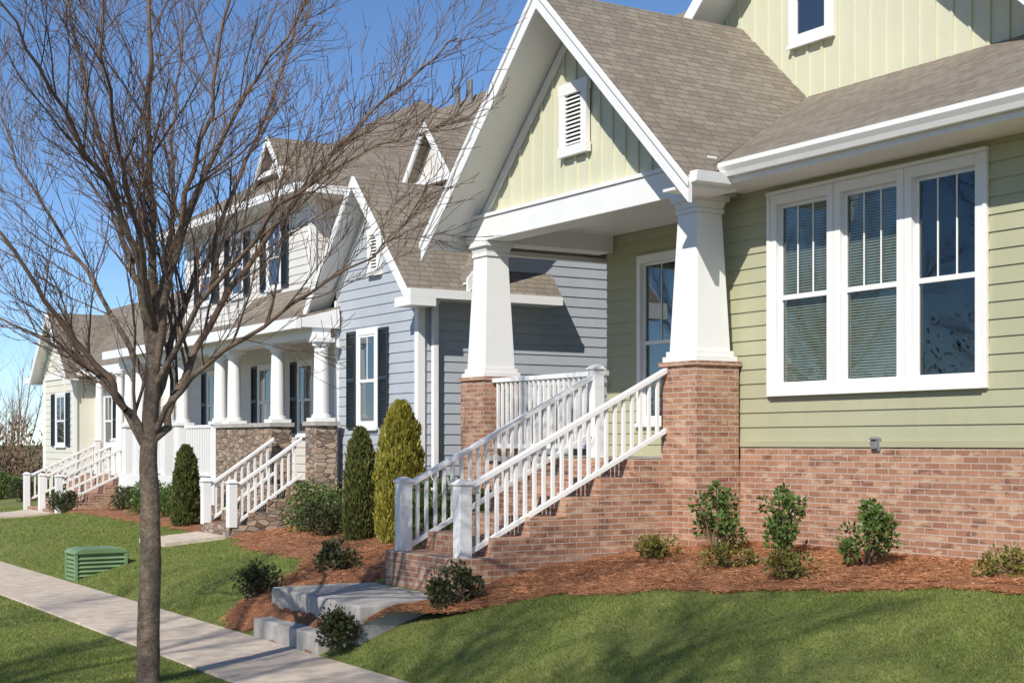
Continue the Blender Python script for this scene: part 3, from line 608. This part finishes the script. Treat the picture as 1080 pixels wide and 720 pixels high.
# ============================================================ TREE
R_=Vector((math.cos(math.radians(32)),-math.sin(math.radians(32)),0)); Fw=Vector((math.sin(math.radians(32)),math.cos(math.radians(32)),0))
def unproj(px,py,d): return R_*((px-540)/1538*d)+Fw*d+Vector((0,0,(467-py)/1538*d))
TB=Vector((3.32,10.2,-1.73))
def rperp(d):
    a=Vector((random.gauss(0,1),random.gauss(0,1),random.gauss(0,1))); a=a-d*a.dot(d); return a.normalized()
RMIN=.0021
def grow(mb,p,d,Ln,r,lv,mx,cnt,lens,sides,up=.05):
    n=[6,6,6,5,3][min(lv,4)]; pts=[p.copy()]; rad=[r]; dd=d.copy()
    for i in range(n):
        dd=(dd+rperp(dd)*random.uniform(.03,.18)+Vector((0,0,up))).normalized()
        pts.append(pts[-1]+dd*Ln/n); rad.append(max(RMIN,r*(1-.70*(i+1)/n)))
    mb.tube(pts,rad,sides[min(lv,len(sides)-1)],cap=False); kids(mb,pts,rad,Ln,lv,mx,cnt,lens,sides)
def kids(mb,pts,rad,Ln,lv,mx,cnt,lens,sides,t0=.15):
    if lv>=mx: return
    c=cnt[lv]; n=len(pts)-1
    for k in range(c):
        t=t0+(1-t0)*(k+random.random())/c; t=min(t,.999); i=int(t*n); f=t*n-i
        p=pts[i].lerp(pts[i+1],f); dr=(pts[i+1]-pts[i]).normalized(); an=math.radians(random.uniform(20,46))
        nd=(dr*math.cos(an)+rperp(dr)*math.sin(an)+Vector((0,0,.12))).normalized()
        l=lens[lv]*random.uniform(.5,1.3)*(1.15-.6*t); r=max(RMIN+.0005,min(.016,(rad[i]*(1-f)+rad[i+1]*f)*random.uniform(.40,.60)))
        grow(mb,p,nd,l,r,lv+1,mx,cnt,lens,sides)
def crspline(P,k=5):
    out=[]
    Q=[P[0]]+P+[P[-1]]
    for i in range(1,len(Q)-2):
        for j in range(k):
            t=j/k; a,b,c,d=Q[i-1],Q[i],Q[i+1],Q[i+2]
            out.append(.5*((2*b)+(c-a)*t+(2*a-5*b+4*c-d)*t*t+(3*b-a-3*c+d)*t**3))
    out.append(P[-1]); return out
T=top('street_tree',TB,"bare leafless street tree with spreading twiggy branches","tree")
D0=10.43
trunkp=[(157,735),(156,690),(158,620),(159,560),(157,500),(157,460),(161,400),(163,350),(162,300)]
tp=crspline([unproj(a,b,D0) for a,b in trunkp],8); k=len(tp)
tr=[.084-.048*(i/(k-1))**1.3+(.026*max(0,1-i/5)) for i in range(k)]; 
tm=MB(); tm.tube(tp,tr,28,wob=.04)
limbs=[
 (.041,[(157,520,0),(151,470,-.02),(130,430,-.1),(100,385,-.2),(50,320,-.4),(0,245,-.6),(-70,170,-.8)]),
 (.037,[(162,400,0),(155,340,.05),(137,270,.15),(118,190,.3),(85,70,.5),(60,-80,.6)]),
 (.041,[(163,370,0),(162,300,0),(160,220,-.05),(158,100,-.1),(152,-50,-.1),(150,-200,0)]),
 (.033,[(163,390,0),(180,290,-.2),(205,180,-.4),(232,60,-.6),(255,-70,-.8)]),
 (.041,[(157,525,0),(166,465,.03),(190,405,.15),(232,325,.35),(290,240,.6),(355,155,.8),(430,85,1.0),(480,40,1.1)]),
 (.034,[(159,450,0),(172,390,.15),(192,330,.3),(226,250,.6),(270,140,1.0),(315,20,1.4),(340,-80,1.6)]),
 (.030,[(162,350,0),(130,235,-.4),(80,140,-.8),(25,50,-1.2),(-20,-40,-1.4)]),
 (.026,[(159,460,0),(205,395,-.3),(275,345,-.7),(345,300,-1.0),(420,250,-1.2)]),
 (.027,[(157,480,0),(115,405,.3),(60,365,.7),(0,335,1.1),(-60,310,1.4)]),
 (.030,[(163,360,0),(178,280,.5),(182,200,1.1),(188,90,1.7),(195,-20,2.0)]),
 (.028,[(163,350,0),(150,270,-.6),(128,180,-1.2),(112,60,-1.8),(110,-30,-2.0)]),
 (.027,[(163,320,0),(200,220,.1),(250,120,.2),(300,40,.2),(350,-40,.3)]),
 (.025,[(162,410,0),(215,320,-.5),(280,235,-.9),(350,180,-1.2),(430,140,-1.4)]),
 (.025,[(160,430,0),(120,330,.5),(60,240,1.0),(10,150,1.5),(-30,60,1.8)]),
]
crown=MB()
for r0,pl in limbs:
    P=crspline([unproj(a,b,D0+o) for a,b,o in pl],4)
    ln=sum((P[i+1]-P[i]).length for i in range(len(P)-1)); n=len(P)
    rad=[max(.0055,r0*(1-.83*(i/(n-1))**.8)) for i in range(n)]
    for i in range(1,n): P[i]=P[i]+Vector((random.gauss(0,.016),random.gauss(0,.016),random.gauss(0,.012)))
    j=max(3,n//3); tm.tube(P[:j+1],rad[:j+1],9,cap=False); crown.tube(P[j:],rad[j:],7,cap=False)
    kids(crown,P,rad,ln,1,4,[0,int(ln*5.3),8,3],[0,1.05,.46,.20],[8,6,4,3,3],t0=.22)
build(tm,'trunk',T,BARK,smooth=True,uv=False,recalc=False); build(crown,'crown',T,TWIG,smooth=True,uv=False,recalc=False)
print('crown faces',len(crown.f))
grp="bare street trees across the road"
for (x,y,s,r) in ((-6.9,2.9,2.1,1.0),(-7.2,-1.2,2.2,3.0),(-14.5,24,1.3,2.2),(-14,33,1.5,4),(-14.6,42,1.6,.3)):
    copytree(T,(x,y,-1.72),s,r,label="tall bare leafless tree across the road",group=grp)
# ============================================================ shrubs
def rand_dirs(n):
    v=rng.normal(size=(n,3)); return v/np.linalg.norm(v,axis=1)[:,None]
def leafquads(C,out,size,asp,up=.3):
    n=len(C); d=out+rand_dirs(n)*.7+np.array([0,0,up]); d/=np.linalg.norm(d,axis=1)[:,None]
    s=np.cross(d,rand_dirs(n)); s/=np.linalg.norm(s,axis=1)[:,None]; l=(rng.uniform(.6,1.2,n)*size)[:,None]; w=l*asp
    V=np.empty((n*4,3)); V[0::4]=C; V[1::4]=C+d*l*.5+s*w; V[2::4]=C+d*l; V[3::4]=C+d*l*.5-s*w
    return V
def mk_mesh(name,V,mat,stems=None,smat=None):
    F=np.arange(len(V)).reshape(-1,4).tolist(); V=V.tolist(); mi=[0]*len(F)
    if stems:
        o=len(V); V+=[list(v) for v in stems.v]; F+=[[i+o for i in f] for f in stems.f]; mi+=[1]*len(stems.f)
    me=bpy.data.meshes.new(name); me.from_pydata(V,[],F); me.materials.append(mat)
    if stems: me.materials.append(smat)
    me.polygons.foreach_set('material_index',mi); me.update(); return me
def bush(name,rx,h,nc,npc,size,mat,cl=.3):
    C=[];O=[]; st=MB()
    for i in range(nc):
        a=rng.uniform(0,2*math.pi); t=rng.uniform(.15,1)**.8; rr=rx*math.sqrt(rng.uniform(.05,1))*math.sin(math.pi*min(.95,.25+.6*t))
        c=np.array([math.cos(a)*rr,math.sin(a)*rr,h*t*.88]); cr=cl*min(rx,h)*rng.uniform(.6,1.25)
        d=rand_dirs(npc); q=c+d*(cr*rng.uniform(.3,1,npc)**.6)[:,None]*np.array([1,1,1.15]); q[:,2]=np.maximum(q[:,2],.01)
        C.append(q);O.append(d); st.tube([(0,0,0),(c[0]*.5,c[1]*.5,c[2]*.4),tuple(c)],[.01,.008,.004],4,cap=False)
    return mk_mesh(name,leafquads(np.concatenate(C),np.concatenate(O),size,.3),mat,st,TWIG)
def columnar(name,R,h,n,mat,lobes=5,seed=0):
    # main column plus a few upright side plumes that end at different heights
    P=[(0,0,R,h,n)]
    for q in range(5):
        a=seed+q*1.27; rr=R*.42; P.append((math.cos(a)*rr,math.sin(a)*rr,R*.52,h*(.70+.24*((q*37+seed*11)%10)/10),n//4))
    CC_=[];OO=[]
    for (cx,cy,R1,h1,n1) in P:
        t=rng.uniform(0,1,n1); a=rng.uniform(0,2*math.pi,n1)
        prof=np.interp(t,[0,.08,.3,.6,.85,.96,1],[.72,.9,1,.88,.62,.34,.12])*(.86 if cx==0 else 1)
        lob=1+.12*np.sin(a*lobes+t*9+seed)+.10*np.sin(a*9-t*23+seed*2)+.09*np.sin(t*31+a*3)
        r=R1*prof*lob*(1-.45*rng.uniform(0,1,n1)**2.2)
        CC_.append(np.stack([cx+np.cos(a)*r,cy+np.sin(a)*r,t*h1],1)); OO.append(np.stack([np.cos(a)*.5,np.sin(a)*.5,np.full(n1,1.1)],1))
    st=MB().tube([(0,0,0),(0,0,h*.9)],[.03,.006],6)
    return mk_mesh(name,leafquads(np.concatenate(CC_),np.concatenate(OO),.068,.17,.6),mat,st,TWIG)
def place(me,name,px,py,X,scale,label,cat,group=None,rot=None,sx=1,xy=None):
    if xy is None:
        u=(px-540)/1538; d=X/(.5299+u*.848); y=d*(.848-u*.5299)
    else: X,y=xy
    o=bpy.data.objects.new(name,me); COL.objects.link(o); o.location=(X,y,float(tz(X,y)+bl(X,y))+.02+ZS)
    o.rotation_euler=(0,0,random.uniform(0,6.28) if rot is None else rot); o.scale=(scale*sx,scale*sx,scale); setlab(o,label,cat,group); return o
h1=bush('holly_shrub',.22,.64,22,52,.048,HOLLY,.34); h2=bush('holly_shrub',.2,.69,23,52,.048,HOLLY,.32); h3=bush('holly_shrub',.22,.62,24,52,.048,HOLLY,.34)
g1="young holly shrubs along the brick foundation"
place(h1,'holly_shrub',757,0,8.25,1.0,"upright young holly shrub by brick wall","shrub",g1)
place(h2,'holly_shrub',824,0,8.3,1.0,"upright young holly shrub by brick wall","shrub",g1)
place(h3,'holly_shrub',912,0,8.35,.97,"upright young holly shrub by brick wall","shrub",g1)
y1=bush('low_shrub',.22,.22,14,50,.045,YELLOWL,.42); y2=bush('low_shrub',.24,.20,15,50,.04,YELLOWL,.42)
g2="low yellow green shrubs in the mulch"
for px,X,me in ((687,7.75,y1),(768,7.75,y2),(828,7.6,y1),(1065,8.5,y2)): place(me,'low_shrub',px,0,X,.9,"low yellow green shrub in pine straw","shrub",g2,sx=1.05)
r1=bush('round_shrub',.19,.28,20,85,.04,HOLLYD,.45); r2=bush('round_shrub',.2,.26,20,85,.04,HOLLYD,.45)
g3="small rounded dark shrubs near the landing"
for (x,y,s,me) in ((5.9,10.3,1.0,r1),(5.0,10.56,.9,r2),(6.2,13.25,1.0,r1),(5.3,12.95,1.0,r2)): place(me,'round_shrub',0,0,0,s,"small rounded dark green shrub in mulch","shrub",g3,xy=(x,y))
a1=columnar('arborvitae',.31,1.58,15000,ARBOR,5,1); a2=columnar('arborvitae',.21,1.33,9000,ARBORD,4,3)
place(a1,'arborvitae',0,0,0,1.0,"tall yellow green arborvitae beside brick pier","evergreen tree",xy=(7.75,14.8))
place(a2,'arborvitae',0,0,0,1.0,"slim dark green arborvitae beside grey wall","evergreen tree",xy=(7.75,15.85))
place(a2,'arborvitae',0,0,0,.9,"slim dark green arborvitae by stone porch","evergreen tree",xy=(7.5,21.3),sx=1.15)
b1=bush('boxwood_shrub',.4,.62,40,90,.05,HOLLY,.35); b2=bush('boxwood_shrub',.35,.5,30,90,.05,HOLLYD,.38)
g4="leafy shrubs along the house walls"
for (x,y,s,me) in ((8.1,17.9,1.0,b1),(7.9,17.2,.85,b2),(7.4,13.3,1.1,b1),(7.5,12.6,.9,b1),(8.0,20.6,.6,b2),(8.0,24.6,.9,b1),(8.7,33.4,.9,b1),(8.5,35.5,1,b2),(8.4,37.3,1,b1),(7.6,28.5,.8,b2),(8.0,23.3,.8,b1),(8.1,26.2,.8,b2)):
    place(me,'boxwood_shrub',0,0,0,s,"leafy green shrub beside house wall","shrub",g4,xy=(x,y))
# ============================================================ distant wood
wd=MB()
def brushrow(x0,x1,y0,y1,n,hmin,hmax,wdm):
    for i in range(n):
        x=random.uniform(x0,x1); y=random.uniform(y0,y1); h=random.uniform(hmin,hmax); p=Vector((x,y,-1.9))
        for k in range(4):
            d=Vector((random.gauss(0,.22),random.gauss(0,.22),1)).normalized(); grow(wdm,p,d,h*random.uniform(.6,1),.05,2,4,[0,0,9,5],[0,0,h*.35,h*.18],[4,3,3,3,3])
brushrow(0,32,58,74,70,3.5,6.5,wd)
build(wd,'bare_wood',None,TWIG,"distant bare winter wood behind houses",kind='stuff',uv=False,recalc=False)
def brush(x0,x1,y0,y1,n,h,nm,lab):
    C=np.stack([rng.uniform(x0,x1,n),rng.uniform(y0,y1,n),np.zeros(n)],1); hh=h*(.55+.25*np.sin(C[:,0]*.7)+.2*np.sin(C[:,0]*2.3+1)+.15*np.sin(C[:,1]*.9)); C[:,2]=-1.9+hh*rng.uniform(0,1,n)
    V=leafquads(C,rand_dirs(n),.22,.2,1.2); npobj(nm,V,np.arange(len(V)).reshape(-1,4),WOODT,lab)
brush(-4,34,56,70,36000,3.6,'undergrowth',"brown brushy undergrowth at wood edge")
brush(-19,-14,4,60,26000,5.2,'undergrowth',"brown brushy undergrowth across the road")
# ============================================================ light, sky, camera
az=math.radians(34); el=math.radians(37)
ds=Vector((-math.cos(az)*math.cos(el),-math.sin(az)*math.cos(el),math.sin(el)))
sun=bpy.data.lights.new('sun','SUN'); sun.energy=5.0; sun.angle=math.radians(.5); sun.color=(1,.95,.865)
so=bpy.data.objects.new('sun',sun); COL.objects.link(so); so.rotation_euler=(-ds).to_track_quat('-Z','Y').to_euler()
w=bpy.data.worlds.new('World'); SC.world=w; w.use_nodes=True; nt=w.node_tree
sk=nt.nodes.new('ShaderNodeTexSky'); sk.sky_type='NISHITA'; sk.sun_disc=False; sk.sun_elevation=el
sk.sun_rotation=math.atan2(ds.x,ds.y)%(2*math.pi); sk.ozone_density=3.0; sk.dust_density=.0; sk.air_density=.75; sk.altitude=1800
hs=nt.nodes.new('ShaderNodeHueSaturation'); hs.inputs['Saturation'].default_value=1.08
nt.links.new(sk.outputs[0],hs.inputs['Color'])
nt.links.new(hs.outputs[0],nt.nodes['Background'].inputs[0]); nt.nodes['Background'].inputs[1].default_value=.145
cam=bpy.data.cameras.new('camera'); cam.sensor_width=36; cam.lens=1538/1080*36; cam.shift_y=107/1080; cam.clip_end=3000
co=bpy.data.objects.new('camera',cam); COL.objects.link(co); co.location=(0,0,ZS); co.rotation_euler=(math.radians(90),0,math.radians(-32)); SC.camera=co
SC.view_settings.view_transform='Standard'; SC.view_settings.look='None'; SC.view_settings.exposure=0
